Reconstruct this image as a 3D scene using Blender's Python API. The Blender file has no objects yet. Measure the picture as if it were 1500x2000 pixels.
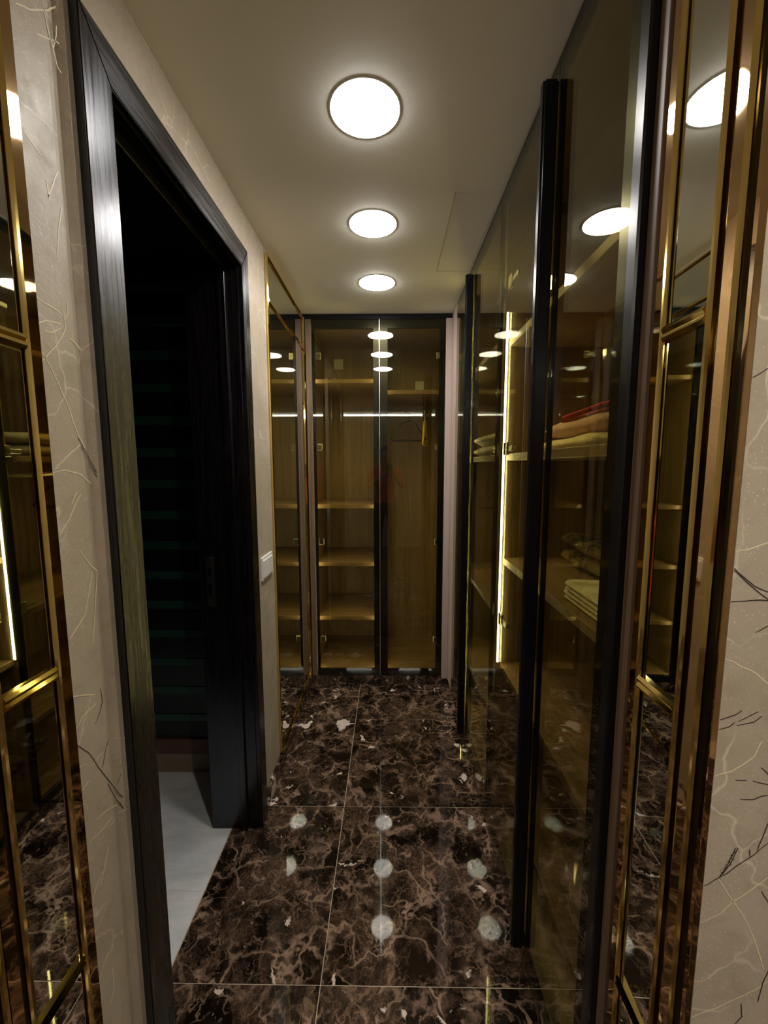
import bpy, bmesh, math, random
from mathutils import Vector, Matrix, noise

S = bpy.context.scene
COL = S.collection
random.seed(7)

# ------------------------------------------------------------------ camera
FPX, YAW, PITCH, ROLL = 797.45, -0.0135, -0.1116, -0.0018     # px at 1500 x 2000
CAMH, CEIL = 1.431, 2.336
_f = Vector((math.sin(YAW)*math.cos(PITCH), math.cos(YAW)*math.cos(PITCH), math.sin(PITCH)))
_r = Vector((math.cos(YAW), -math.sin(YAW), 0)); _u = _r.cross(_f)
CR = _r*math.cos(ROLL)+_u*math.sin(ROLL); CU = -_r*math.sin(ROLL)+_u*math.cos(ROLL); CF = _f
camd = bpy.data.cameras.new('camera'); cam = bpy.data.objects.new('camera', camd); COL.objects.link(cam)
camd.sensor_fit = 'VERTICAL'; camd.sensor_height = 24.0; camd.lens = 24.0*FPX/2000
camd.clip_start = 0.01
cam.matrix_world = Matrix(((CR.x, CU.x, -CF.x, 0), (CR.y, CU.y, -CF.y, 0), (CR.z, CU.z, -CF.z, CAMH), (0, 0, 0, 1)))
S.camera = cam

# ------------------------------------------------------------------ world / exposure
w = bpy.data.worlds.new('world'); S.world = w; w.use_nodes = True
w.node_tree.nodes['Background'].inputs[0].default_value = (0.02, 0.02, 0.02, 1)
w.node_tree.nodes['Background'].inputs[1].default_value = 0.0
S.view_settings.view_transform = 'Standard'; S.view_settings.look = 'None'
S.view_settings.exposure = 2.32; S.view_settings.gamma = 1.0; S.view_settings.use_curve_mapping = False
S.cycles.use_denoising = True
S.cycles.max_bounces = 12; S.cycles.glossy_bounces = 8; S.cycles.diffuse_bounces = 5
S.cycles.transparent_max_bounces = 24; S.cycles.caustics_reflective = True; S.cycles.blur_glossy = 0.3
S.cycles.sample_clamp_indirect = 4.0

LAMP_E, LED_E, ROOM_E = 15.0, 9.0, 130.0


def ray(x, y):
    return CR*((x-750)/FPX) - CU*((y-1000)/FPX) + CF


def on_x(x, y, X):
    d = ray(x, y); t = X/d.x; return Vector((X, d.y*t, CAMH+d.z*t))


def on_y(x, y, Y):
    d = ray(x, y); t = Y/d.y; return Vector((d.x*t, Y, CAMH+d.z*t))


# ------------------------------------------------------------------ materials
class NT:
    def __init__(s, name):
        s.m = bpy.data.materials.new(name); s.m.use_nodes = True
        s.t = s.m.node_tree; s.b = s.t.nodes['Principled BSDF']; s.out = s.t.nodes['Material Output']

    def n(s, typ, **kw):
        nd = s.t.nodes.new('ShaderNode'+typ)
        for k, v in kw.items():
            if k.startswith('i_'):
                nd.inputs[k[2:].replace('_', ' ')].default_value = v
            else:
                setattr(nd, k, v)
        return nd

    def l(s, a, b):
        s.t.links.new(a, b)

    def ramp(s, fac, stops, interp='LINEAR'):
        r = s.n('ValToRGB'); r.color_ramp.interpolation = interp
        e = r.color_ramp.elements
        while len(e) < len(stops):
            e.new(0.5)
        for i, (p, c) in enumerate(stops):
            e[i].position = p; e[i].color = (c, c, c, 1) if not hasattr(c, '__len__') else tuple(c)+(1,)
        s.l(fac, r.inputs[0]); return r.outputs[0]

    def mix(s, fac, a, b, mode='MIX'):
        m = s.n('Mix', data_type='RGBA', blend_type=mode)
        for sock, v in ((m.inputs[0], fac), (m.inputs[6], a), (m.inputs[7], b)):
            if isinstance(v, (int, float)):
                sock.default_value = v
            elif isinstance(v, tuple):
                sock.default_value = v+(1,) if len(v) == 3 else v
            else:
                s.l(v, sock)
        return m.outputs[2]

    def math(s, op, a, b=0.0):
        m = s.n('Math', operation=op)
        for sock, v in ((m.inputs[0], a), (m.inputs[1], b)):
            if isinstance(v, (int, float)):
                sock.default_value = v
            else:
                s.l(v, sock)
        return m.outputs[0]

    def vmath(s, op, a, b=(0, 0, 0)):
        m = s.n('VectorMath', operation=op)
        for sock, v in ((m.inputs[0], a), (m.inputs[1], b)):
            if isinstance(v, tuple):
                sock.default_value = v
            else:
                s.l(v, sock)
        return m.outputs[0]

    def coords(s, scale=(1, 1, 1), rnd=0.0):
        tc = s.n('TexCoord').outputs['Object']
        mp = s.n('Mapping'); mp.inputs['Scale'].default_value = scale
        s.l(tc, mp.inputs['Vector'])
        o = mp.outputs[0]
        if rnd:
            oi = s.n('ObjectInfo')
            k = s.math('MULTIPLY', oi.outputs['Random'], rnd)
            cx = s.n('CombineXYZ'); s.l(k, cx.inputs[0]); s.l(k, cx.inputs[1]); s.l(k, cx.inputs[2])
            o = s.vmath('ADD', o, cx.outputs[0])
        return o

    def noise(s, v, scale, detail=4, rough=0.55, dist=0.0):
        nd = s.n('TexNoise'); nd.inputs['Scale'].default_value = scale; nd.inputs['Detail'].default_value = detail
        nd.inputs['Roughness'].default_value = rough; nd.inputs['Distortion'].default_value = dist
        s.l(v, nd.inputs['Vector']); return nd

    def voro(s, v, scale, feat='DISTANCE_TO_EDGE'):
        nd = s.n('TexVoronoi', feature=feat); nd.inputs['Scale'].default_value = scale
        s.l(v, nd.inputs['Vector']); return nd

    def warp(s, v, scale, amt, detail=3):
        nz = s.noise(v, scale, detail)
        d = s.vmath('SUBTRACT', nz.outputs['Color'], (.5, .5, .5))
        m = s.n('VectorMath', operation='SCALE'); s.l(d, m.inputs[0]); m.inputs['Scale'].default_value = amt
        return s.vmath('ADD', v, m.outputs[0])

    def bump(s, h, strength, dist=0.001):
        b = s.n('Bump'); b.inputs['Strength'].default_value = strength; b.inputs['Distance'].default_value = dist
        s.l(h, b.inputs['Height']); s.l(b.outputs[0], s.b.inputs['Normal'])

    def set(s, color=None, rough=None, metal=None, spec=None, coat=None):
        b = s.b
        if color is not None:
            if isinstance(color, tuple):
                b.inputs['Base Color'].default_value = color+(1,)
            else:
                s.l(color, b.inputs['Base Color'])
        if rough is not None:
            if isinstance(rough, (int, float)):
                b.inputs['Roughness'].default_value = rough
            else:
                s.l(rough, b.inputs['Roughness'])
        if metal is not None: b.inputs['Metallic'].default_value = metal
        if spec is not None: b.inputs['Specular IOR Level'].default_value = spec
        if coat is not None:
            b.inputs['Coat Weight'].default_value = coat; b.inputs['Coat Roughness'].default_value = 0.05
        return s.m


M = {}


def plain(key, color, rough=0.5, metal=0.0, vary=0.08, vscale=12.0, **kw):
    k = NT(key); c = k.coords()
    nz = k.noise(c, vscale, 4).outputs['Fac']
    a = tuple(x*(1-vary) for x in color); b = tuple(min(1, x*(1+vary)) for x in color)
    M[key] = k.set(k.ramp(nz, [(.3, a), (.7, b)]), rough, metal, **kw)
    return k


plain('ceiling_paint', (0.84, 0.815, 0.73), 0.75, vary=.02, vscale=2)
plain('black_frame', (0.005, 0.005, 0.007), 0.25, spec=0.3)
plain('black_satin', (0.012, 0.012, 0.015), 0.32)
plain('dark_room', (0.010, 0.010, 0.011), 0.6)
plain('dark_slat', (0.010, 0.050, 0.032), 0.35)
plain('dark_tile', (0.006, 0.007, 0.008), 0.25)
plain('brown_band', (0.10, 0.035, 0.02), 0.4)
plain('tan_band', (0.22, 0.17, 0.11), 0.4)
plain('plastic_white', (0.78, 0.78, 0.75), 0.35, vary=.02)
plain('aluminium', (0.55, 0.56, 0.58), 0.28, metal=1.0, vary=.05)
plain('painted_glint', (0.80, 0.85, 0.92), 0.22, vary=.02)
plain('steel', (0.45, 0.45, 0.42), 0.25, metal=1.0)
plain('grout', (0.55, 0.45, 0.34), 0.6)
plain('hanger_black', (0.012, 0.010, 0.012), 0.4)
plain('hanger_yellow', (0.75, 0.55, 0.05), 0.4)
plain('paper', (0.72, 0.72, 0.64), 0.6, vary=.04)
plain('black_edge', (0.004, 0.004, 0.005), 0.12)
plain('twig_dark', (0.045, 0.030, 0.022), 0.6)
plain('twig_light', (0.78, 0.68, 0.46), 0.45)
plain('skin', (0.42, 0.24, 0.16), 0.5)
plain('top_orange', (0.62, 0.09, 0.03), 0.7)
plain('trousers', (0.02, 0.02, 0.03), 0.7)
plain('hair', (0.010, 0.008, 0.007), 0.5)
plain('blanket_grey', (0.45, 0.44, 0.38), 0.9)

# polished metals with a slight waviness
k = NT('gold'); c = k.coords(); nz = k.noise(c, 14, 2)
k.bump(nz.outputs['Fac'], 0.15, 0.002); M['gold'] = k.set((0.88, 0.69, 0.25), 0.07, 1.0)
k = NT('bronze_mirror'); c = k.coords((1, 1, .35)); nz = k.noise(c, 9, 2)
k.bump(nz.outputs['Fac'], 0.35, 0.004); M['bronze_mirror'] = k.set((0.62, 0.42, 0.22), 0.03, 1.0)
k = NT('mirror'); M['mirror'] = k.set((0.72, 0.74, 0.70), 0.012, 1.0)

# lacquered dark door frame, brushed along its length
for key_, sc_ in (('lacquer', (60, 60, 2.2)), ('lacquer_head', (60, 2.2, 60))):
    k = NT(key_); c = k.coords(sc_); nz = k.noise(c, 2.0, 5, .6)
    cr = k.ramp(nz.outputs['Fac'], [(.3, (.0015, .0011, .0012)), (.7, (.0055, .0032, .0028))])
    k.set(cr, k.ramp(nz.outputs['Fac'], [(.30, .19), (.70, .37)]), 0.0, spec=0.8)
    k.b.inputs['Specular Tint'].default_value = (.86, .90, 1.0, 1)
    k.bump(nz.outputs['Fac'], 0.055, 0.001); M[key_] = k.m


def wood(key, scale, lo, hi, rough=0.42):
    k = NT(key); c = k.coords(scale, rnd=9.0)
    n1 = k.noise(c, 3.0, 6, .62, 0.4).outputs['Fac']; n2 = k.noise(c, 14.0, 3, .6).outputs['Fac']
    f = k.math('ADD', k.math('MULTIPLY', n1, .7), k.math('MULTIPLY', n2, .3))
    mid = tuple((a+b)/2 for a, b in zip(lo, hi))
    col = k.ramp(f, [(.32, lo), (.5, mid), (.68, hi)])
    k.set(col, rough); k.bump(f, .15, .001); M[key] = k.m


LO, HI = (0.13, 0.080, 0.042), (0.30, 0.200, 0.110)
wood('wood_z', (14, 14, .7), LO, HI)
wood('wood_y', (14, .7, 14), LO, HI)
wood('wood_x', (.7, 14, 14), LO, HI)
wood('wood_end', (26, 26, .6), (0.060, 0.034, 0.018), (0.23, 0.145, 0.085), 0.5)
wood('wood_pink', (26, 26, .5), (0.40, 0.31, 0.28), (0.52, 0.42, 0.38), 0.5)

# tinted glass : thin slab, see-through bronze tint plus mirror reflection (Schlick)
k = NT('tinted_glass')
tr = k.n('BsdfTransparent'); tr.inputs[0].default_value = (0.80, 0.765, 0.56, 1)
gl = k.n('BsdfGlossy'); gl.inputs['Roughness'].default_value = 0.0; gl.inputs[0].default_value = (.95, .97, .95, 1)
ge = k.n('NewGeometry')
dp = k.n('VectorMath', operation='DOT_PRODUCT'); k.l(ge.outputs['Incoming'], dp.inputs[0]); k.l(ge.outputs['Normal'], dp.inputs[1])
om = k.math('SUBTRACT', 1.0, k.math('ABSOLUTE', dp.outputs['Value']))
fr = k.math('ADD', 0.048, k.math('MULTIPLY', k.math('POWER', om, 5.0), 0.952))
ms = k.n('MixShader'); k.l(fr, ms.inputs[0]); k.l(tr.outputs[0], ms.inputs[1]); k.l(gl.outputs[0], ms.inputs[2])
k.l(ms.outputs[0], k.out.inputs['Surface']); M['tinted_glass'] = k.m


def emit(key, color, strength):
    k = NT(key); e = k.n('Emission'); e.inputs[0].default_value = color+(1,); e.inputs[1].default_value = strength
    k.l(e.outputs[0], k.out.inputs['Surface']); M[key] = k.m


emit('lamp_glow', (1.0, 0.95, 0.90), LAMP_E)
emit('led_glow', (1.0, 0.90, 0.55), LED_E)
emit('led_glow_soft', (1.0, 0.90, 0.55), LED_E*.55)
emit('line_glow', (1.0, 0.98, 0.92), 5.0)
emit('spot_glow', (1.0, 0.93, 0.82), ROOM_E)

# marble : dark brown emperador
k = NT('marble'); c = k.coords((1, 1, 1), rnd=37.0)
w1 = k.warp(k.warp(c, 6, .20, 4), 24, .045, 4)
cell = k.voro(w1, 8.0); cellc = k.voro(w1, 8.0, 'F1')
edge = cell.outputs['Distance']
v1 = k.ramp(edge, [(0.0, 1.0), (.016, .75), (.05, .0)])
halo = k.ramp(edge, [(0.0, 1.0), (.22, .0)])
w2 = k.warp(k.warp(c, 15, .12, 4), 50, .02, 3)
v2 = k.ramp(k.voro(w2, 21.0).outputs['Distance'], [(0.0, 1.0), (.022, .5), (.07, .0)])
w3 = k.warp(c, 38, .05, 4)
v3 = k.ramp(k.voro(w3, 58.0).outputs['Distance'], [(0.0, .9), (.035, .4), (.11, .0)])
mA = k.ramp(k.noise(c, 6.5, 5, .65, .8).outputs['Fac'], [(.47, 0.0), (.57, 1.0)])
mB = k.ramp(k.noise(k.vmath('ADD', c, (3.1, 7.7, 1.3)), 8.0, 5, .65, .6).outputs['Fac'], [(.43, 0.0), (.60, 1.0)])
base = k.ramp(cellc.outputs['Color'], [(0.1, (.0050, .0032, .0022)), (.6, (.011, .0070, .0045)), (.95, (.028, .018, .012))])
gr = k.noise(c, 60, 5, .7).outputs['Fac']
mott = k.math('MULTIPLY', mA, k.ramp(gr, [(.30, .25), (.70, 1.0)]))
col = k.mix(k.math('MULTIPLY', mott, .70), base, (.080, .048, .031))
col = k.mix(k.math('MULTIPLY', k.math('MULTIPLY', halo, mB), .45), col, (.12, .072, .048))
col = k.mix(k.math('MULTIPLY', k.math('MULTIPLY', v3, mA), .65), col, (.19, .12, .08))
col = k.mix(k.math('MULTIPLY', v2, mB), col, (.24, .15, .10))
vm = k.ramp(k.noise(c, 11, 4, .6).outputs['Fac'], [(.38, .0), (.62, .9)])
col = k.mix(k.math('MULTIPLY', v1, vm), col, (.38, .26, .18))
pk = k.ramp(k.noise(k.warp(c, 20, .06, 3), 11, 4, .62, .6).outputs['Fac'], [(.60, 0.0), (.70, .85)])
col = k.mix(pk, col, (.30, .19, .14))
bl = k.ramp(k.noise(k.warp(c, 17, .07, 4), 8.5, 3, .55, .8).outputs['Fac'], [(.648, 0.0), (.668, 1.0)])
col = k.mix(bl, col, (.66, .55, .48))
k.set(col, 0.032, 0.0, spec=0.6); M['marble'] = k.m

# pale tile of the side room
k = NT('white_tile'); c = k.coords((1, 3, 1), rnd=11.0)
nz = k.noise(k.warp(c, 3, .3), 4, 6, .6).outputs['Fac']
M['white_tile'] = k.set(k.ramp(nz, [(.35, (.56, .58, .60)), (.65, (.78, .79, .80))]), 0.25)

# wallpaper : mottled beige with pearly flecks and pale cracked veins
k = NT('wallpaper'); c = k.coords()
big = k.noise(c, 5, 4, .6).outputs['Fac']; mid = k.noise(c, 26, 5, .65).outputs['Fac']
col = k.mix(k.ramp(big, [(.35, 0.0), (.65, 1.0)]), (.400, .340, .250), (.490, .420, .325))
col = k.mix(k.math('MULTIPLY', k.ramp(mid, [(.5, 0.0), (.72, 1.0)]), .55), col, (.345, .280, .195))
fleck = k.ramp(k.voro(k.warp(c, 60, .01), 190.0, 'F1').outputs['Distance'], [(.10, 1.0), (.26, 0.0)])
fm = k.ramp(k.noise(c, 7, 3).outputs['Fac'], [(.40, 0.15), (.58, 1.0)])
col = k.mix(k.math('MULTIPLY', k.math('MULTIPLY', fleck, fm), .6), col, (.72, .66, .56))
wv = k.warp(c, 9, .10, 3)
vn = k.ramp(k.voro(wv, 7.0).outputs['Distance'], [(0.0, 1.0), (.006, .7), (.016, 0.0)])
vmk = k.ramp(k.noise(c, 6, 3, .5).outputs['Fac'], [(.46, 0.0), (.56, 1.0)])
col = k.mix(k.math('MULTIPLY', k.math('MULTIPLY', vn, vmk), .8), col, (.70, .62, .50))
k.set(col, k.ramp(mid, [(.3, .36), (.7, .55)]), 0.0, spec=.4)
k.bump(k.noise(c, 110, 3).outputs['Fac'], .25, .002); M['wallpaper'] = k.m


def fabric(key, lo, hi, scale=90, patch=5.0):
    k = NT(key); c = k.coords()
    a = k.noise(c, patch, 4, .6, .6).outputs['Fac']; b = k.noise(c, scale, 2).outputs['Fac']
    f = k.math('ADD', k.math('MULTIPLY', a, .75), k.math('MULTIPLY', b, .25))
    k.set(k.ramp(f, [(.44, lo), (.56, hi)]), .95); k.bump(b, .7, .004); M[key] = k.m


fabric('towel_cream', (.62, .54, .36), (.80, .72, .50))
fabric('towel_pink', (.62, .38, .32), (.74, .48, .42), 140)
fabric('towel_red', (.36, .01, .04), (.62, .03, .10))
fabric('fur_brown', (.012, .008, .005), (.20, .145, .05), 60, 11.0)
fabric('linen_white', (.74, .70, .58), (.84, .80, .68))
fabric('leather_dark', (.05, .015, .012), (.10, .03, .02))


# ------------------------------------------------------------------ builders
def add_box(bm, x0, x1, y0, y1, z0, z1):
    v = [bm.verts.new(p) for p in ((x0, y0, z0), (x1, y0, z0), (x1, y1, z0), (x0, y1, z0),
                                   (x0, y0, z1), (x1, y0, z1), (x1, y1, z1), (x0, y1, z1))]
    for f in ((3, 2, 1, 0), (4, 5, 6, 7), (0, 1, 5, 4), (1, 2, 6, 5), (2, 3, 7, 6), (3, 0, 4, 7)):
        bm.faces.new([v[i] for i in f])


def link(name, bm, mat, parent=None, smooth=False):
    me = bpy.data.meshes.new(name); bm.normal_update(); bm.to_mesh(me); bm.free()
    me.materials.append(M[mat])
    if smooth:
        for p in me.polygons: p.use_smooth = True
    o = bpy.data.objects.new(name, me); COL.objects.link(o)
    if parent: o.parent = parent; o.matrix_parent_inverse = parent.matrix_world.inverted()
    return o


def box(name, x0, x1, y0, y1, z0, z1, mat, parent=None, bev=0.0, origin=False):
    bm = bmesh.new(); add_box(bm, min(x0, x1), max(x0, x1), min(y0, y1), max(y0, y1), min(z0, z1), max(z0, z1))
    if bev:
        bmesh.ops.bevel(bm, geom=bm.edges[:], offset=bev, segments=1, affect='EDGES')
    o = link(name, bm, mat, parent)
    return o


def boxes(name, lst, mat, parent=None):
    bm = bmesh.new()
    for b in lst: add_box(bm, *b)
    return link(name, bm, mat, parent)


def tube(name, pts, rad, mat, parent=None, seg=10, closed=False):
    bm = bmesh.new(); rings = []; n = len(pts); pts = [Vector(p) for p in pts]
    for i, p in enumerate(pts):
        if closed: t = pts[(i+1) % n]-pts[i-1]
        else: t = pts[min(i+1, n-1)]-pts[max(i-1, 0)]
        t.normalize(); a = t.orthogonal() if i == 0 else (prev - t*prev.dot(t))
        a.normalize(); prev = a; b = t.cross(a)
        rings.append([bm.verts.new(p+(a*math.cos(q)+b*math.sin(q))*rad) for q in (2*math.pi*j/seg for j in range(seg))])
    for i in range(n if closed else n-1):
        r0, r1 = rings[i], rings[(i+1) % n]
        for j in range(seg):
            bm.faces.new((r0[j], r0[(j+1) % seg], r1[(j+1) % seg], r1[j]))
    if not closed:
        bm.faces.new(rings[0][::-1]); bm.faces.new(rings[-1])
    bmesh.ops.recalc_face_normals(bm, faces=bm.faces[:])
    return link(name, bm, mat, parent, True)


def empty(name, loc, label, cat, group=None):
    o = bpy.data.objects.new(name, None); o.empty_display_size = .05; COL.objects.link(o)
    o.location = loc; bpy.context.view_layer.update() if False else None
    o.matrix_world = Matrix.Translation(loc)
    return tag(o, label, cat, group)


def tag(o, label, cat, group=None, kind=None):
    o['label'] = label; o['category'] = cat
    if group: o['group'] = group
    if kind: o['kind'] = kind
    return o


def struct(o, label, cat):
    return tag(o, label, cat, kind='structure')


# ------------------------------------------------------------------ the shell
XL, XR = -0.522, 0.378            # corridor wall plane / closet door plane
YF = 2.55                          # face of the end closet
YE = 0.445                         # mouth of the corridor
DY0, DY1, DTOP = 0.815, 1.470, 2.112   # door opening
RX0, RX1, RY0 = -2.2, 1.7, -2.1    # room behind

# floor : marble tiles on a pale joint bed
bed = struct(box('floor', RX0, RX1, RY0, 3.2, -0.06, -0.0015, 'grout'), 'polished dark brown marble tile floor of the corridor', 'floor')
xs = [-2.592+.6*i for i in range(8)]; ys = [2.1776+.6*i for i in range(-8, 2)]
g = 0.0011
for i in range(len(xs)-1):
    for j in range(len(ys)-1):
        a, b = max(xs[i], RX0), min(xs[i+1], RX1); cc, d = max(ys[j], RY0), min(ys[j+1], 2.62)
        if d-cc < .02 or b-a < .02: continue
        if ys[j] >= .37 and not (-.8 < xs[i] < .3):
            continue
        if ys[j] >= .37:
            b = min(b, .402); a = max(a, -.627)
        o = box('floor_tile', a+g, b-g, cc+g, d-g, -.02, 0.0, 'marble', bed, .0005)
thr = box('floor_edging', -.629, -.627, DY0-.1, DY1+.1, -.02, .0004, 'grout', bed)
# the side room floor
bf = struct(box('floor_side_room', -2.0, -.632, .56, 1.78, -.012, -.004, 'grout'), 'pale grey tiled floor seen through the open doorway', 'floor')
for a, b in ((-2.0, -1.232), (-1.230, -.630)):
    for cc, d in ((.56, 1.2243), (1.2257, 1.774)):
        box('white_floor_tile', a, b, cc, d, -.011, -.001, 'white_tile', bf)

# ceiling with a flush access hatch
HX0, HX1, HY0, HY1 = .220, .372, 1.470, 2.026
ceil = struct(boxes('ceiling', [(RX0, HX0, RY0, 3.2, CEIL, CEIL+.06), (HX1, RX1, RY0, 3.2, CEIL, CEIL+.06),
                                (HX0, HX1, RY0, HY0, CEIL, CEIL+.06), (HX0, HX1, HY1, 3.2, CEIL, CEIL+.06)], 'ceiling_paint'),
              'plain painted ceiling over the corridor', 'ceiling')
box('access_hatch', HX0+.0018, HX1-.0018, HY0+.0018, HY1-.0018, CEIL+.0006, CEIL+.03, 'ceiling_paint', ceil)

# left wall : profile swept in pieces round the door opening
def wall_prof(bm, prof, z0, z1, xb):
    lo = [bm.verts.new((x, y, z0)) for x, y in prof]; hi = [bm.verts.new((x, y, z1)) for x, y in prof]
    for i in range(len(prof)-1):
        bm.faces.new((lo[i], lo[i+1], hi[i+1], hi[i]))
    e = [bm.verts.new((xb, prof[0][1], z0)), bm.verts.new((xb, prof[-1][1], z0)), bm.verts.new((xb, prof[-1][1], z1)), bm.verts.new((xb, prof[0][1], z1))]
    bm.faces.new((e[1], e[0], e[3], e[2])); bm.faces.new((lo[0], hi[0], e[3], e[0])); bm.faces.new((lo[-1], e[1], e[2], hi[-1]))
    bm.faces.new(hi+[e[2], e[3]]); bm.faces.new(lo[::-1]+[e[0], e[1]])


bm = bmesh.new(); XB = -.700
wall_prof(bm, [(XL, YE), (XL, .690), (XL-.0015, .700), (XL-.006, .711), (XL-.008, .718), (XL-.004, .722), (XL+.003, .726), (XL+.003, .760), (XL, .775), (XL, DY0-.02)], -.02, CEIL, XB)
add_box(bm, XB, XL, DY0-.02, DY1+.02, DTOP+.02, CEIL)
add_box(bm, XB, XL, DY1+.02, 2.56, -.02, CEIL)
bmesh.ops.recalc_face_normals(bm, faces=bm.faces[:])
wl = struct(link('wall_left', bm, 'wallpaper'), 'beige wallpapered wall around the dark doorway', 'wall')

wfl = struct(box('wall_front_left', RX0, XB, YE, .56, -.02, CEIL, 'wallpaper'), 'wallpapered wall beside the corridor mouth, door side', 'wall')
wfr = struct(box('wall_front_right', .379, RX1, YE, .594, -.02, CEIL, 'wallpaper'), 'beige wallpapered wall with printed twigs beside the gold mirror strip', 'wall')
struct(box('wall_back', RX0, RX1, RY0-.1, RY0, -.02, CEIL, 'wallpaper'), 'wall of the room behind the corridor', 'wall')
struct(box('wall_room_left', RX0-.1, RX0, RY0, YE+.1, -.02, CEIL, 'wallpaper'), 'side wall of the room behind, door side', 'wall')
struct(box('wall_room_right', RX1, RX1+.1, RY0, YE+.1, -.02, CEIL, 'wallpaper'), 'side wall of the room behind, closet side', 'wall')
# dark side room
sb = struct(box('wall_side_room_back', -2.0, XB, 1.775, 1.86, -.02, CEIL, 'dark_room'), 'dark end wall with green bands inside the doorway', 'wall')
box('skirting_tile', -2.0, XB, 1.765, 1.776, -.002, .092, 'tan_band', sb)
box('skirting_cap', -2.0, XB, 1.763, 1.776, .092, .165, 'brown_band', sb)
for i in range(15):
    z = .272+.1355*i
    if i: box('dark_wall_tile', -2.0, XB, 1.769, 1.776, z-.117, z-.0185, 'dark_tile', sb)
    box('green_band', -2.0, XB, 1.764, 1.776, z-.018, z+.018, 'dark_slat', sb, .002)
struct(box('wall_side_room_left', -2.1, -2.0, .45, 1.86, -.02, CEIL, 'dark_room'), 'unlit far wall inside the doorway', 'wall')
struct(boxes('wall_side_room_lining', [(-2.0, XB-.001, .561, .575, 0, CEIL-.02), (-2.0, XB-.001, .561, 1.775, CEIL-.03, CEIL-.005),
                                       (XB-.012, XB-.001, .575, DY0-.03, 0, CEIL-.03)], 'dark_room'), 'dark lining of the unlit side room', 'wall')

# baseboard under the left mirror
bb = struct(box('baseboard_left', XL, -.507, DY1+.062, YF, 0, .068, 'marble', None, .001), 'dark marble baseboard under the tall mirror', 'baseboard')

# ------------------------------------------------------------------ doorway frame
door = empty('door_1', (XL, (DY0+DY1)/2, 0), 'glossy black lacquered door frame of the open doorway', 'door frame'); door['kind'] = 'structure'
AX = -.503; AW = .076
def arch(name, pts):
    bm = bmesh.new(); f = [bm.verts.new((AX, y, z)) for y, z in pts]; b = [bm.verts.new((XL-.012, y, z)) for y, z in pts]
    bm.faces.new(f); bm.faces.new(b[::-1]); n = len(pts)
    for i in range(n): bm.faces.new((f[i], b[i], b[(i+1) % n], f[(i+1) % n]))
    bmesh.ops.recalc_face_normals(bm, faces=bm.faces[:])
    bmesh.ops.bevel(bm, geom=bm.edges[:], offset=.0018, segments=2, affect='EDGES')
    return link(name, bm, 'lacquer_head' if 'head' in name else 'lacquer', door)
y0, y1, t = DY0, DY1, DTOP
arch('architrave', [(y0-AW, 0), (y0, 0), (y0, t), (y0-AW, t+AW)])
arch('architrave', [(y1, 0), (y1+AW*.85, 0), (y1+AW*.85, t+AW), (y1, t)])
arch('architrave_head', [(y0, t), (y1, t), (y1+AW*.85, t+AW), (y0-AW, t+AW)])
jx = -.703
box('jamb', jx, AX-.016, y0-.022, y0+.004, 0, t, 'lacquer', door)
box('jamb', jx, AX-.016, y1-.004, y1+.022, 0, t, 'lacquer', door)
box('head_jamb', jx, AX-.016, y0, y1, t-.004, t+.022, 'lacquer_head', door)
box('door_stop', -.585, -.560, y1-.016, y1-.003, 0, t-.004, 'lacquer', door, .0015)
box('door_stop', -.585, -.560, y0+.003, y0+.016, 0, t-.004, 'lacquer', door, .0015)
box('door_stop', -.585, -.560, y0+.004, y1-.004, t-.016, t-.003, 'lacquer_head', door, .0015)
sp = box('strike_plate', -.678, -.650, y1-.0065, y1-.003, .915, 1.10, 'steel', door, .001)
box('latch_hole', -.671, -.657, y1-.0072, y1-.006, .955, 1.000, 'black_edge', sp)
box('latch_hole', -.671, -.657, y1-.0072, y1-.006, 1.030, 1.060, 'black_edge', sp)

# light switch
sw = empty('light_switch', (XL, 1.683, 1.015), 'white double light switch on the wallpaper beside the tall mirror', 'light switch')
box('plate', XL-.001, XL+.008, 1.612, 1.754, .965, 1.062, 'plastic_white', sw, .002)
for a in (1.622, 1.685):
    box('rocker', XL+.007, XL+.013, a, a+.058, .977, 1.050, 'plastic_white', sw, .002)

# ------------------------------------------------------------------ tall mirror on the left wall
mr = empty('wall_mirror', (XL, 2.17, .07), 'tall wall mirror with thin gold trim beside the end closet', 'mirror')
MX = XL+.004
box('mirror_pane', XL-.001, MX, 1.812, 2.536, .082, 2.124, 'mirror', mr)
box('mirror_pane', XL-.001, MX, 1.812, 2.536, 2.142, 2.306, 'mirror', mr)
for nm, b in (('gold_trim', (1.800, 1.813, .070, 2.318)), ('gold_trim', (2.534, 2.549, .070, 2.318)), ('gold_rail', (1.813, 2.534, 2.304, 2.318)),
              ('gold_rail', (1.813, 2.534, 2.124, 2.142)), ('gold_rail', (1.813, 2.534, .068, .083))):
    box(nm, XL-.001, XL+.013, b[0], b[1], b[2], b[3], 'gold', mr, .004)

# ------------------------------------------------------------------ gold and mirror strips at the corridor mouth
BARS = [.112, .606, 1.115, 1.606, 2.108]
def bar_profile(name, sx, xw, a0, a1, c0, c1, vertical, mat, parent, h=.010):
    # grooved gold profile standing on the black backing
    bm = bmesh.new(); wv = a1-a0
    sec = [(0, a0), (h*.75, a0), (h, a0+wv*.25), (h*.78, a0+wv*.5), (h, a0+wv*.75), (h*.75, a1), (0, a1)]
    rows = []
    for c in (c0, c1):
        rows.append([bm.verts.new((xw+sx*d, a, c) if vertical else (xw+sx*d, c, a)) for d, a in sec])
    for i in range(len(sec)): bm.faces.new((rows[0][i], rows[0][(i+1) % 7], rows[1][(i+1) % 7], rows[1][i]))
    bm.faces.new(rows[0]); bm.faces.new(rows[1][::-1])
    bmesh.ops.recalc_face_normals(bm, faces=bm.faces[:])
    return link(name, bm, mat, parent)


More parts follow.
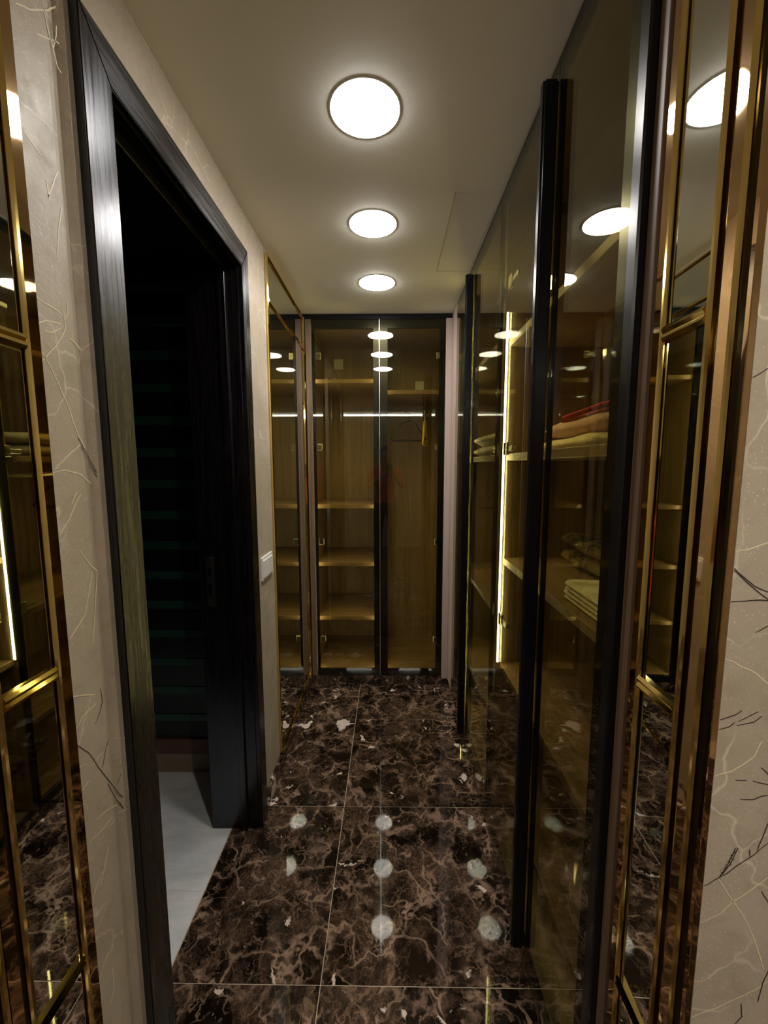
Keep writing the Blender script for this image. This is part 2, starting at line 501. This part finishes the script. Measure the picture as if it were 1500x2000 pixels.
def pane(xw, sx, y0, y1, z0, z1, tilt, parent):
    """mirror pane, its far edge set back by tilt metres"""
    bm = bmesh.new(); add_box(bm, min(xw-sx*.001, xw+sx*.003), max(xw-sx*.001, xw+sx*.003), y0, y1, z0, z1)
    for v in bm.verts:
        if abs(v.co.x-(xw+sx*.003)) < 1e-5 and v.co.y < (y0+y1)/2: v.co.x += sx*tilt
    return link('mirror_pane', bm, 'mirror', parent)


def make_strip(xw, sx, e, label, tilt):
    # e : y edges corner | outer trim | band | inner trim | mirror | far trim | band end
    r = empty('mirror_strip', (xw, (e[0]+e[7])/2, 0), label, 'mirror panel')
    top = CEIL-.001; q = .0028
    box('backing', xw-sx*.004, xw, e[0], e[7], 0, top, 'black_edge', r)
    box('corner_edge', xw-sx*.004, xw+sx*.004, e[0]-.001, e[0]+.006, 0, top, 'bronze_mirror', r, .0008)
    for i in (1, 3, 5):
        bar_profile('gold_trim', sx, xw-sx*.001, e[i]+q, e[i+1]-q, 0, top, True, 'gold', r)
    box('bronze_band', xw-sx*.001, xw+sx*.003, e[2]+.002, e[3]-.002, 0, top, 'bronze_mirror', r)
    box('bronze_band', xw-sx*.001, xw+sx*.003, e[6]+.001, e[7], 0, top, 'bronze_mirror', r)
    zs = [0]+BARS+[top]
    for i in range(len(zs)-1):
        z0 = zs[i]+(.009 if i else 0); z1 = zs[i+1]-(.009 if i < len(zs)-2 else 0)
        pane(xw, sx, e[4], e[5], z0, z1, tilt, r)
    for z in BARS:
        bar_profile('gold_bar', sx, xw-sx*.001, z-.0105, z+.0105, e[4]-q, e[5]+q, False, 'gold', r, .012)
    return r

make_strip(XL+.001, 1, [.446, .456, .471, .492, .507, .589, .604, .624], 'gold barred mirror strip beside the wallpaper next to the doorway', 0.0)
make_strip(.375, -1, [.446, .457, .471, .491, .505, .573, .587, .605], 'gold barred mirror strip between twig wallpaper and wooden closet end', .0018)

# ------------------------------------------------------------------ ceiling lamps
for i, Y in enumerate((1.151, 1.647, 2.143)):
    lab = ('round glowing ceiling light closest to the corridor mouth', 'middle one of three round glowing ceiling lights', 'round glowing ceiling light closest to the end closet')[i]
    L = empty('ceiling_light', (-.062, Y, CEIL), lab, 'ceiling light', 'round ceiling lights along the corridor')
    for nm, r0, r1, z0, z1, mt in (('diffuser', 0, .0885, -.0095, -.0005, 'lamp_glow'), ('rim', .0880, .0900, -.0015, .001, 'plastic_white')):
        bm = bmesh.new(); N = 48
        def ring(r, z): return [bm.verts.new((-.062+r*math.cos(2*math.pi*q/N), Y+r*math.sin(2*math.pi*q/N), CEIL+z)) for q in range(N)]
        if nm == 'diffuser':
            prof = [ring(r1*math.sin(math.pi/2*f_), -.0005-.015*(1-math.sin(math.pi/2*f_)**2)) for f_ in (.15, .35, .55, .72, .86, 1.0)]
            bm.faces.new(prof[0][::-1])
            for a, b in zip(prof, prof[1:]):
                for q in range(N): bm.faces.new((a[q], a[(q+1) % N], b[(q+1) % N], b[q]))
        else:
            rr = [ring(r0, z1), ring(r0, z0), ring(r1, z0), ring(r1, z1)]
            for s_ in range(4):
                for q in range(N): bm.faces.new((rr[s_][q], rr[s_][(q+1) % N], rr[(s_+1) % 4][(q+1) % N], rr[(s_+1) % 4][q]))
        bmesh.ops.recalc_face_normals(bm, faces=bm.faces[:])
        link(nm, bm, mt, L, nm == 'diffuser')

# lights of the room behind, seen as reflections in the glass
ll = empty('led_line_light', (0, RY0, 2.30), 'long white linear light high on the wall of the room behind', 'linear light')
box('housing', -1.55, 1.15, RY0-.001, RY0+.012, 2.285, 2.330, 'aluminium', ll)
box('diffuser', -1.54, 1.14, RY0+.011, RY0+.018, 2.292, 2.323, 'line_glow', ll)
for sxn, X in (('closet side', .70), ('door side', -1.08)):
    dl = empty('downlight', (X, -.4, CEIL), 'small round downlight of the room behind, '+sxn, 'downlight', 'downlights of the room behind')
    for nm, r, z0, z1, mt in (('rim', .055, -.006, .002, 'plastic_white'), ('lens', .045, -.009, -.004, 'spot_glow')):
        bm = bmesh.new(); bmesh.ops.create_cone(bm, cap_ends=True, segments=32, radius1=r, radius2=r, depth=z1-z0, matrix=Matrix.Translation((X, -.4, CEIL+(z0+z1)/2)))
        link(nm, bm, mt, dl)


# ------------------------------------------------------------------ closets
def led(parent, x0, x1, y0, y1, z0, z1, face, glow='led_glow'):
    ch = box('led_channel', x0, x1, y0, y1, z0, z1, 'aluminium', parent)
    d = .0022
    bx = [x0, x1, y0, y1, z0+.002, z1-.002]
    ins = .0012
    if face == '-x': bx[1] = x0+.001; bx[0] = x0-d; bx[2] += ins; bx[3] -= ins
    if face == '+x': bx[0] = x1-.001; bx[1] = x1+d; bx[2] += ins; bx[3] -= ins
    if face == '-y': bx[3] = y0+.001; bx[2] = y0-d; bx[0] += ins; bx[1] -= ins
    if face == '+y': bx[2] = y1-.001; bx[3] = y1+d; bx[0] += ins; bx[1] -= ins
    box('led_strip', *bx, glow, ch)
    return ch


def hinge(parent, x, y, z, dy):
    h = box('hinge', x, x+.012, y, y+dy*.034, z-.022, z+.022, 'steel', parent, .002)
    box('hinge_arm', x+.004, x+.018, y+dy*.030, y-dy*.050, z-.009, z+.009, 'steel', h, .002)


def side_door(parent, y0, y1, s0, s1, handle_at=None, hinges=None):
    """swing door on the long closet: tinted glass over a black frame, faces the corridor"""
    z0, z1 = .052, 2.318
    bm = bmesh.new()
    add_box(bm, .383, .393, y0, y0+s0, z0, z1); add_box(bm, .383, .393, y1-s1, y1, z0, z1)
    add_box(bm, .383, .393, y0+s0, y1-s1, z1-.022, z1); add_box(bm, .383, .393, y0+s0, y1-s1, z0, z0+.018)
    d = link('door', bm, 'black_frame', parent)
    box('glass_pane', XR, .3832, y0, y1, z0, z1, 'tinted_glass', d)
    if handle_at:
        a = handle_at
        bm = bmesh.new(); add_box(bm, .344, .379, a, a+.025, .078, 2.286)
        bmesh.ops.bevel(bm, geom=[e for e in bm.edges if abs(e.verts[0].co.z-e.verts[1].co.z) > 1], offset=.005, segments=3, affect='EDGES')
        link('handle_bar', bm, 'black_frame', d)
    if hinges:
        yy, dy = hinges
        for z in (.30, .885, 1.49, 2.03): hinge(d, .3935, yy, z, dy)
    return d


# near half of the long closet
XBK = .955
cn = empty('closet', (.66, 1.12, 0), 'shelved glass fronted closet with folded towels next to the gold mirror strip', 'closet', 'built in closets')
box('painted_gap_shadow', .379, .60, .6055, .6175, 0, 2.332, 'black_satin', cn)  # solid black filler, the shade of the gap put into its colour
box('end_panel', .373, XBK, .617, .638, 0, 2.332, 'wood_end', cn, .001)
box('back_panel', XBK-.018, XBK, .638, 1.4915, .05, 2.332, 'wood_z', cn)
box('top_panel', .404, XBK-.018, .638, 1.4915, 2.312, 2.332, 'wood_y', cn)
box('plinth', .386, .402, .638, 1.491, 0, .050, 'marble', cn)
box('head_rail', .380, .404, .638, 1.491, 2.320, 2.334, 'black_frame', cn)
for z in (.288, .688, 1.095, 1.474, 1.868):
    box('shelf', .420, XBK-.018, .638, 1.4915, z-.024, z, 'wood_y', cn, .001)
box('frame_post', .360, .404, .6385, .6655, 0, 2.334, 'black_frame', cn, .003)
box('glint_edge', .3715, .3785, .6660, .6695, .052, 2.318, 'painted_glint', cn)  # pale strip: light caught by the polished glass edge, put into its colour
led(cn, .4055, .4140, 1.4838, 1.4918, .690, 1.960, '-y')
side_door(cn, .670, 1.010, .062, .004)
side_door(cn, 1.012, 1.490, .004, .011, handle_at=1.014, hinges=(1.40, 1))

# far half
cf = empty('closet', (.66, 1.99, 0), 'glass fronted closet with hanging rail between the towel closet and the end closet', 'closet', 'built in closets')
box('partition', .404, XBK-.018, 1.4915, 1.530, .05, 2.332, 'wood_z', cf)
box('end_panel', .404, XBK, 2.400, 2.420, 0, 2.332, 'wood_z', cf)
box('back_panel', XBK-.018, XBK, 1.496, 2.400, .05, 2.332, 'wood_z', cf)
box('top_panel', .404, XBK-.018, 1.530, 2.400, 2.312, 2.332, 'wood_y', cf)
box('bottom_panel', .412, XBK-.018, 1.530, 2.400, .050, .070, 'wood_y', cf)
box('plinth', .386, .402, 1.4915, 2.420, 0, .050, 'marble', cf)
box('head_rail', .380, .404, 1.4915, 2.420, 2.320, 2.334, 'black_frame', cf)
for z in (.400, .86, 1.475, 1.905):
    box('shelf', .420, XBK-.018, 1.530, 2.400, z-.022, z, 'wood_y', cf, .001)
tube('hanging_rail', [(.62, 1.528, 1.395), (.62, 2.402, 1.395)], .012, 'aluminium', cf)
led(cf, .411, .4205, 2.225, 2.234, .072, 2.310, '-y')
side_door(cf, 1.492, 1.938, .011, .004, hinges=(1.54, -1))
side_door(cf, 1.940, 2.398, .004, .016, handle_at=1.942, hinges=(2.36, 1))
box('filler_panel', XR, .404, 2.4000, YF+.10, .05, 2.332, 'wood_pink', cf, .001)

# end closet
ce = empty('closet', (-.06, 2.85, 0), 'two door glass fronted closet closing off the end of the corridor', 'closet', 'built in closets')
YB = 3.13; pl, pr_ = -.500, .3775
box('side_panel', pl, pl+.018, YF+.028, YB, .05, 2.332, 'wood_z', ce)
box('side_panel', .3595, pr_, YF+.028, YB, .05, 2.332, 'wood_z', ce)
box('back_panel', pl, pr_, YB-.012, YB, .05, 2.332, 'wood_z', ce)
box('partition', -.070, -.048, YF+.030, YB-.012, .07, 2.312, 'wood_z', ce)
box('top_panel', pl+.018, .3595, YF+.028, YB-.012, 2.290, 2.312, 'wood_x', ce)
box('bottom_panel', pl+.018, .3595, YF+.028, YB-.012, .060, .094, 'wood_x', ce)
box('plinth', pl-.02, .377, YF+.004, YF+.024, 0, .060, 'marble', ce)
box('head_rail', pl-.02, .3775, YF+.001, YF+.028, 2.306, 2.335, 'black_frame', ce)
box('filler_panel', pl-.006, -.472, YF-.004, YF+.028, .062, 2.306, 'wood_end', ce, .001)
box('filler_panel', .339, .3775, YF-.006, YF+.028, .046, 2.306, 'wood_pink', ce, .001)
for z in (.441, .806, 1.187, 1.973):
    box('shelf', pl+.018, -.070, YF+.070, YB-.012, z-.026, z, 'wood_x', ce, .001)
box('shelf', -.048, .3595, YF+.070, YB-.012, 1.880, 1.904, 'wood_x', ce, .001)
tube('hanging_rail', [(-.048, 2.85, 1.778), (.3595, 2.85, 1.778)], .0115, 'aluminium', ce)
led(ce, -.0785, -.070, YF+.040, YF+.052, .096, 2.288, '-x', 'led_glow_soft')
led(ce, -.482, -.474, YF+.040, YF+.052, .096, 2.288, '+x', 'led_glow_soft')
led(ce, -.048, -.0395, YF+.040, YF+.052, .096, 2.288, '+x', 'led_glow_soft')
for a, b, sa, sb_ in ((-.470, -.0605, .016, .038), (-.0575, .337, .046, .036)):
    bm = bmesh.new(); z0, z1 = .0625, 2.304
    add_box(bm, a, a+sa, YF+.005, YF+.026, z0, z1); add_box(bm, b-sb_, b, YF+.005, YF+.026, z0, z1)
    add_box(bm, a+sa, b-sb_, YF+.005, YF+.026, z1-.050, z1); add_box(bm, a+sa, b-sb_, YF+.005, YF+.026, z0, z0+.040)
    d = link('door', bm, 'black_frame', ce)
    box('glass_pane', a, b, YF, YF+.0052, z0, z1, 'tinted_glass', d)
    if a < -.4: box('edge_profile', b-.002, b+.0015, YF-.004, YF+.002, z0, z1, 'aluminium', d)
    for z in (.30, .95, 1.55, 2.1):
        hx = a+.02 if a < -.4 else b-.05
        box('hinge', hx, hx+.03, YF+.026, YF+.045, z-.02, z+.02, 'steel', d, .002)


# ------------------------------------------------------------------ things in the closets
def folded(name, x0, x1, y0, y1, z0, h, mat, layers=1, seed=0, sag=.25, parent=None, tilt=0.0, sq=.45):
    """a soft folded cloth: rounded slab, lumpy, folds showing as stacked rounded layers"""
    bm = bmesh.new(); NX, NY, NP = 10, 14, 14
    lh = h/layers
    for L_ in range(layers):
        zc = z0+lh*(L_+.5); grid = []
        ins = .004*math.sin(L_*2.1+seed)
        for i in range(NX+1):
            x = x0+(x1-x0)*i/NX; u = 2*i/NX-1; ex = (1-abs(u)**6)**.5
            rowp = []
            for j in range(2*NP):
                th = 2*math.pi*j/(2*NP)
                cy = math.copysign(abs(math.cos(th))**sq, math.cos(th)); sz = math.copysign(abs(math.sin(th))**.8, math.sin(th))
                yc = (y0+y1)/2+ins; hy = (y1-y0)/2*(0.80+.20*ex); hz = lh/2*(.35+.65*ex)*1.06
                p = Vector((x, yc+cy*hy, zc+sz*hz))
                nz = noise.noise(Vector((p.x*9+seed*3.1, p.y*9, L_*5.0)))
                if sz > 0 or L_ > 0: p.z += nz*lh*sag*(1 if sz > 0 else .5)
                p.z += tilt*(p.y-y0)
                p.z = max(p.z, z0)
                rowp.append(bm.verts.new(p))
            grid.append(rowp)
        for i in range(NX):
            for j in range(2*NP):
                bm.faces.new((grid[i][j], grid[i+1][j], grid[i+1][(j+1) % (2*NP)], grid[i][(j+1) % (2*NP)]))
        bm.faces.new(grid[0]); bm.faces.new(grid[-1][::-1])
    bmesh.ops.recalc_face_normals(bm, faces=bm.faces[:])
    return link(name, bm, mat, parent, True)


tag(folded('towel', .490, .78, .93, 1.44, 1.4738, .040, 'towel_cream', 1, 1, .35), 'cream towel lying flat on the closet shelf under the pink one', 'towel', 'folded towels')
tag(folded('towel', .500, .76, .90, 1.385, 1.5128, .056, 'towel_pink', 1, 2, .14, None, 0.0, .75), 'pink rolled towel between the cream towel and the red cloth', 'towel', 'folded towels')
tag(folded('folded_cloth', .505, .72, .90, 1.270, 1.560, .030, 'towel_red', 2, 3, .4, None, -.035), 'crimson folded cloth on top of the pink towel', 'cloth')
tag(folded('fur_garment', .605, .88, .98, 1.480, 1.0953, .105, 'fur_brown', 2, 5, .35, None, 0.0, .7), 'dark patterned fur garment folded on the shelf below the towels', 'garment')
tag(folded('linen_stack', .445, .60, .78, 1.045, 1.0953, .045, 'linen_white', 4, 6, .25), 'stack of white folded linen beside the fur garment', 'linen')
tag(folded('blanket', .45, .85, 1.75, 2.25, 1.4753, .11, 'blanket_grey', 2, 8, .3), 'grey folded blanket on the shelf above the hanging rail', 'blanket')


def hanger(name, loc, rotz, mat, label, wdt=.40, hgt=.13, hookdir=1):
    e = empty(name, loc, label, 'hanger', 'clothes hangers')
    e.matrix_world = Matrix.Translation(loc) @ Matrix.Rotation(rotz, 4, 'Z')
    hk = [(0.016*math.cos(q), 0, .003+.016*math.sin(q)) for q in [math.radians(a) for a in range(200, -91, -24)]]
    hk += [(0, 0, -.022), (0, 0, -.05)]
    a = tube('hook', hk, .0028, mat, None, 8)
    tri = [(-wdt/2, 0, -.05-hgt), (-wdt/2+.01, 0, -.04-hgt), (-.04, 0, -.062), (0, 0, -.048), (.04, 0, -.062), (wdt/2-.01, 0, -.04-hgt), (wdt/2, 0, -.05-hgt), (wdt/2-.02, 0, -.062-hgt), (-wdt/2+.02, 0, -.062-hgt)]
    b = tube('shoulder_frame', tri, .0075, mat, None, 8, True)
    for o in (a, b): o.parent = e
    return e


hanger('clothes_hanger', (.130, 2.85, 1.7875), math.radians(12), 'hanger_black', 'black plastic hanger on the rail of the end closet', .25, .12)
hanger('clothes_hanger', (.243, 2.85, 1.7875), math.radians(78), 'hanger_yellow', 'yellow plastic hanger beside the black one', .20, .15)
hanger('clothes_hanger', (.62, 2.05, 1.405), math.radians(8), 'leather_dark', 'dark hanger on the rail under the grey blanket', .36, .12)

p = box('paper_tag', -.409, -.343, 3.1145, 3.1182, 2.145, 2.215, 'paper'); tag(p, 'small pale paper label stuck on the back panel above the left shelves', 'label')
p = box('paper_tag', .191, .256, 3.1145, 3.1182, 1.985, 2.055, 'paper'); tag(p, 'small pale paper label stuck on the back panel over the hanging space', 'label')

# ------------------------------------------------------------------ printed twigs and veins on the wallpaper
def ribbon(pts, wd, nrm, mat, parent, name):
    bm = bmesh.new(); prev = None; n = len(pts)
    # resample with a little wander
    fine = []
    for i in range(n-1):
        for s_ in range(4):
            q = pts[i].lerp(pts[i+1], s_/4); j = Vector([noise.noise(q*60+Vector((7, 3, 1))*c_) for c_ in (1, 2, 3)])*.0012
            fine.append(q+(j-nrm*j.dot(nrm) if (i or s_) else Vector()))
    fine.append(pts[-1]); n = len(fine)
    off = nrm*.00035
    for i, q in enumerate(fine):
        t_ = (fine[min(i+1, n-1)]-fine[max(i-1, 0)]).normalized(); sdir = nrm.cross(t_)
        ww = wd*(.5+.5*math.sin(math.pi*(.15+.7*i/n)))*(.8+.4*abs(noise.noise(q*200)))
        a = bm.verts.new(q+sdir*ww/2+off); b = bm.verts.new(q-sdir*ww/2+off)
        if prev: bm.faces.new((prev[0], a, b, prev[1]))
        prev = (a, b)
    bmesh.ops.recalc_face_normals(bm, faces=bm.faces[:])
    return link(name, bm, mat, parent)


RD = [[(1457, 743), (1478, 733), (1510, 714)], [(1422, 1098), (1444, 1120), (1474, 1144), (1512, 1162)], [(1426, 1107), (1457, 1135), (1510, 1180)],
      [(1413, 1176), (1457, 1174), (1483, 1171), (1510, 1175)], [(1476, 1235), (1510, 1217)], [(1386, 1413), (1409, 1405), (1436, 1397), (1449, 1387)],
      [(1442, 1409), (1465, 1397), (1481, 1390)], [(1386, 1430), (1425, 1418), (1434, 1411)], [(1439, 1417), (1472, 1410), (1488, 1398)],
      [(1436, 1523), (1458, 1524)], [(1470, 1525), (1510, 1534)], [(1486, 1499), (1510, 1522)], [(1445, 1560), (1470, 1560), (1484, 1555), (1510, 1552)],
      [(1354, 1739), (1383, 1726), (1404, 1714), (1421, 1705), (1442, 1689), (1463, 1675), (1479, 1663), (1512, 1636)], [(1479, 1661), (1488, 1637), (1499, 1612), (1506, 1600)],
      [(1404, 1714), (1416, 1697), (1430, 1670), (1436, 1656)], [(1410, 1708), (1428, 1685), (1441, 1655)], [(1464, 1674), (1463, 1664), (1465, 1659)],
      [(1487, 1740), (1491, 1749), (1510, 1775)], [(1506, 1880), (1491, 1917), (1480, 1956)], [(1447, 1960), (1449, 1985), (1430, 2005)]]
RLt = [[(1404, 1282), (1430, 1291), (1451, 1303), (1477, 1314), (1510, 1345)], [(1381, 1520), (1428, 1506), (1451, 1494), (1474, 1475), (1488, 1447)],
       [(1351, 1805), (1379, 1798), (1407, 1782), (1432, 1761), (1465, 1738), (1510, 1705)], [(1404, 1717), (1432, 1761), (1460, 1803), (1477, 1845), (1491, 1894)],
       [(1424, 1080), (1460, 1072), (1510, 1056)], [(1340, 1990), (1400, 1968), (1480, 1930), (1510, 1910)]]
NRM = Vector((0, -1, 0))
def clip(P):
    q = [on_y(x, y, YE) for x, y in P]; out = []
    for i_, p_ in enumerate(q):
        if p_.x > .3795:
            out.append(p_)
        elif i_+1 < len(q) and q[i_+1].x > .3795:
            out.append(p_.lerp(q[i_+1], (.3795-p_.x)/(q[i_+1].x-p_.x)))
    return out
for P in RD: ribbon(clip(P), .0015, NRM, 'twig_dark', wfr, 'printed_twig')
for P in RLt: ribbon(clip(P), .0017, NRM, 'twig_light', wfr, 'printed_vein')
for i in range(26):
    x, y = 1405+random.random()*34, 0; y = 1712-(x-1405)*1.45+random.uniform(-11, 9)
    q = on_y(x, y, YE); rr = random.uniform(.0005, .0009)
    bm = bmesh.new(); bm.faces.new([bm.verts.new((q.x+rr*math.cos(a), YE-.00035, q.z+rr*math.sin(a))) for a in (0, 1.05, 2.1, 3.14, 4.19, 5.24)])
    link('printed_bud', bm, 'twig_dark', wfr)
LLt = [[(66, 576), (86, 592), (104, 602), (124, 618)], [(69, 633), (90, 626), (120, 633)], [(120, 596), (125, 616), (128, 640), (120, 658), (108, 676), (90, 696), (78, 708)],
       [(130, 656), (145, 668), (158, 684)], [(74, 674), (86, 696), (106, 732), (120, 764), (132, 792)], [(120, 404), (114, 450), (112, 500)], [(130, 590), (132, 612), (128, 622)],
       [(132, 792), (142, 820), (152, 848), (166, 876)], [(108, 916), (130, 893), (156, 868)], [(98, 924), (128, 918), (160, 928), (178, 945)], [(114, 1048), (136, 1012), (150, 978), (158, 964)],
       [(140, 985), (146, 968), (150, 960)], [(156, 1076), (176, 1104), (190, 1116)], [(190, 1116), (186, 1180), (182, 1256)], [(180, 1120), (166, 1200), (136, 1248)],
       [(140, 1362), (160, 1358), (184, 1357)], [(149, 1423), (163, 1397), (187, 1374)], [(156, 1549), (173, 1525)], [(173, 1647), (201, 1619), (219, 1595)], [(190, 1600), (205, 1585), (230, 1570)],
       [(30, 6), (60, 18), (95, 20), (108, 12)], [(82, 0), (92, 50), (104, 95), (112, 130), (120, 143)], [(72, 66), (90, 74), (105, 80), (115, 86)], [(104, 95), (110, 70), (110, 50)],
       [(45, 255), (64, 280), (80, 304)], [(94, 385), (100, 370), (106, 350), (113, 335)], [(90, 350), (94, 375), (96, 392)], [(196, 1730), (205, 1690), (212, 1650)],
       [(220, 1890), (222, 1930), (215, 1965)], [(176, 1790), (186, 1740), (200, 1700)], [(120, 640), (100, 650), (85, 645)]]
LD = [[(150, 1455), (173, 1469), (198, 1507), (215, 1528), (233, 1551), (250, 1566)], [(210, 1530), (226, 1560), (243, 1581), (255, 1596)], [(152, 855), (172, 890), (190, 925), (200, 962)],
      [(158, 872), (180, 910), (196, 948)], [(200, 1500), (206, 1465), (212, 1445)], [(196, 1345), (200, 1372), (192, 1400), (186, 1415)], [(230, 1530), (236, 1512)]]
NRM = Vector((1, 0, 0))
for P in LLt: ribbon([on_x(x, y, XL) for x, y in P], .0022, NRM, 'twig_light', wl, 'printed_vein')
for P in LD: ribbon([on_x(x, y, XL) for x, y in P], .0017, NRM, 'twig_dark', wl, 'printed_twig')

# ------------------------------------------------------------------ the person taking the picture, seen in the glass
phone = empty('smartphone', (0, -.012, 1.30), 'dark smartphone held up by the person in the orange top', 'phone')
ph = box('phone_body', -.0375, .0375, -.020, -.012, 1.300, 1.456, 'black_satin', phone, .0025)
box('camera_bump', -.014, .014, -.0125, -.0095, 1.415, 1.447, 'black_edge', phone, .001)

CX, CY = -.055, -.36
V, E_, RAD = [], [], []
def pv(x, y, z, rx, ry=None, link_to=None):
    V.append((x, y, z)); RAD.append((rx, ry or rx))
    if link_to is not None: E_.append((link_to, len(V)-1))
    return len(V)-1
pel = pv(CX, CY, .93, .135, .105)
sp1 = pv(CX, CY, 1.06, .125, .095, pel); sp2 = pv(CX, CY+.005, 1.20, .145, .105, sp1); che = pv(CX, CY, 1.33, .150, .100, sp2)
nb = pv(CX, CY, 1.415, .075, .060, che); nk = pv(CX, CY+.010, 1.465, .050, .052, nb)
ja = pv(CX, CY+.030, 1.515, .060, .070, nk); hd = pv(CX, CY+.022, 1.580, .074, .092, ja); ht = pv(CX, CY+.010, 1.645, .066, .080, hd)
ns = pv(CX, CY+.122, 1.560, .012, .012, hd)
for sgn in (-1, 1):
    sh = pv(CX+sgn*.165, CY-.005, 1.375, .056, .056, che)
    el = pv(CX+sgn*.225, CY+.100, 1.165, .042, .042, sh); fo = pv(CX*.5+sgn*.140, CY+.215, 1.235, .034, .034, el)
    wr = pv(sgn*.072, -.062, 1.318, .024, .020, fo); pa = pv(sgn*.054, -.038, 1.350, .026, .014, wr)
    for k_, (dz, ln) in enumerate(((.030, .8), (.014, 1.0), (-.004, .95), (-.022, .75))):
        a1 = pv(sgn*.047, -.026, 1.362+dz, .0085, None, pa); a2 = pv(sgn*.0425, -.0125, 1.366+dz, .0078, None, a1)
        pv(sgn*(.0425-.010*ln), -.0085, 1.368+dz, .0068, None, a2)
    t1 = pv(sgn*.046, -.038, 1.330, .0105, None, pa); pv(sgn*.030, -.027, 1.338, .0085, None, t1)
    hp = pv(CX+sgn*.088, CY, .865, .092, .092, pel); kn = pv(CX+sgn*.098, CY+.015, .485, .058, .060, hp)
    an = pv(CX+sgn*.105, CY-.010, .095, .036, .040, kn); he = pv(CX+sgn*.107, CY, .050, .038, .044, an); pv(CX+sgn*.118, CY+.150, .034, .036, .032, he)
me = bpy.data.meshes.new('body_cage'); me.from_pydata(V, E_, []); cage = bpy.data.objects.new('body_cage', me); COL.objects.link(cage)
md = cage.modifiers.new('skin', 'SKIN'); md.use_smooth_shade = True
for i, v_ in enumerate(me.skin_vertices[0].data): v_.radius = RAD[i]; v_.use_root = (i == pel)
sm = cage.modifiers.new('sub', 'SUBSURF'); sm.levels = 2; sm.render_levels = 2
bpy.context.view_layer.update()
bme = bpy.data.meshes.new_from_object(cage.evaluated_get(bpy.context.evaluated_depsgraph_get()))
bpy.data.objects.remove(cage)
zmin = min(v_.co.z for v_ in bme.vertices)
for v_ in bme.vertices:
    if v_.co.z < .25: v_.co.z = max(v_.co.z-zmin*max(0, 1-v_.co.z/.25), 0.0)
bme.materials.clear()
for m_ in ('skin', 'top_orange', 'trousers', 'hair'): bme.materials.append(M[m_])
for p_ in bme.polygons:
    c_ = p_.center; p_.use_smooth = True
    arm = abs(c_.x-CX) > .15 or c_.y > CY+.14
    if c_.z < .11: p_.material_index = 3
    elif c_.z < .955: p_.material_index = 2
    elif c_.z < 1.432 and not (c_.y > CY+.16): p_.material_index = 1
    else: p_.material_index = 0
person = bpy.data.objects.new('person', bme); COL.objects.link(person)
tag(person, 'person in an orange top holding up a phone, reflected in the closet glass', 'person')
# hair cap, ears and eyes
bm = bmesh.new(); bmesh.ops.create_uvsphere(bm, u_segments=28, v_segments=18, radius=1.0)
for v_ in bm.verts:
    x, y, z = v_.co
    cut = -.75 if y < .1 else .35
    v_.co = Vector((CX+x*.086, CY+.004+y*.104, 1.592+max(z, cut)*.104 - (.06 if (y < -.2 and z < -.4) else 0)))
link('hair', bm, 'hair', person, True)
for sgn in (-1, 1):
    for nm, x, y, z, r_, mt in (('eye', .030, .103, 1.592, .011, 'plastic_white'), ('iris', .030, .1105, 1.592, .0055, 'hair'), ('ear', .077, .020, 1.575, .018, 'skin')):
        bm = bmesh.new(); bmesh.ops.create_uvsphere(bm, u_segments=12, v_segments=8, radius=r_)
        for v_ in bm.verts: v_.co = Vector((v_.co.x*(.5 if nm == 'ear' else 1)+CX+sgn*x, v_.co.y+CY+y, v_.co.z*(1.5 if nm == 'ear' else 1)+z))
        link(nm, bm, mt, person, True)
bm = bmesh.new(); bmesh.ops.create_uvsphere(bm, u_segments=14, v_segments=8, radius=1)
for v_ in bm.verts: v_.co = Vector((v_.co.x*.022+CX, v_.co.y*.008+CY+.098, v_.co.z*.007+1.520))
link('mouth', bm, 'top_orange', person, True)
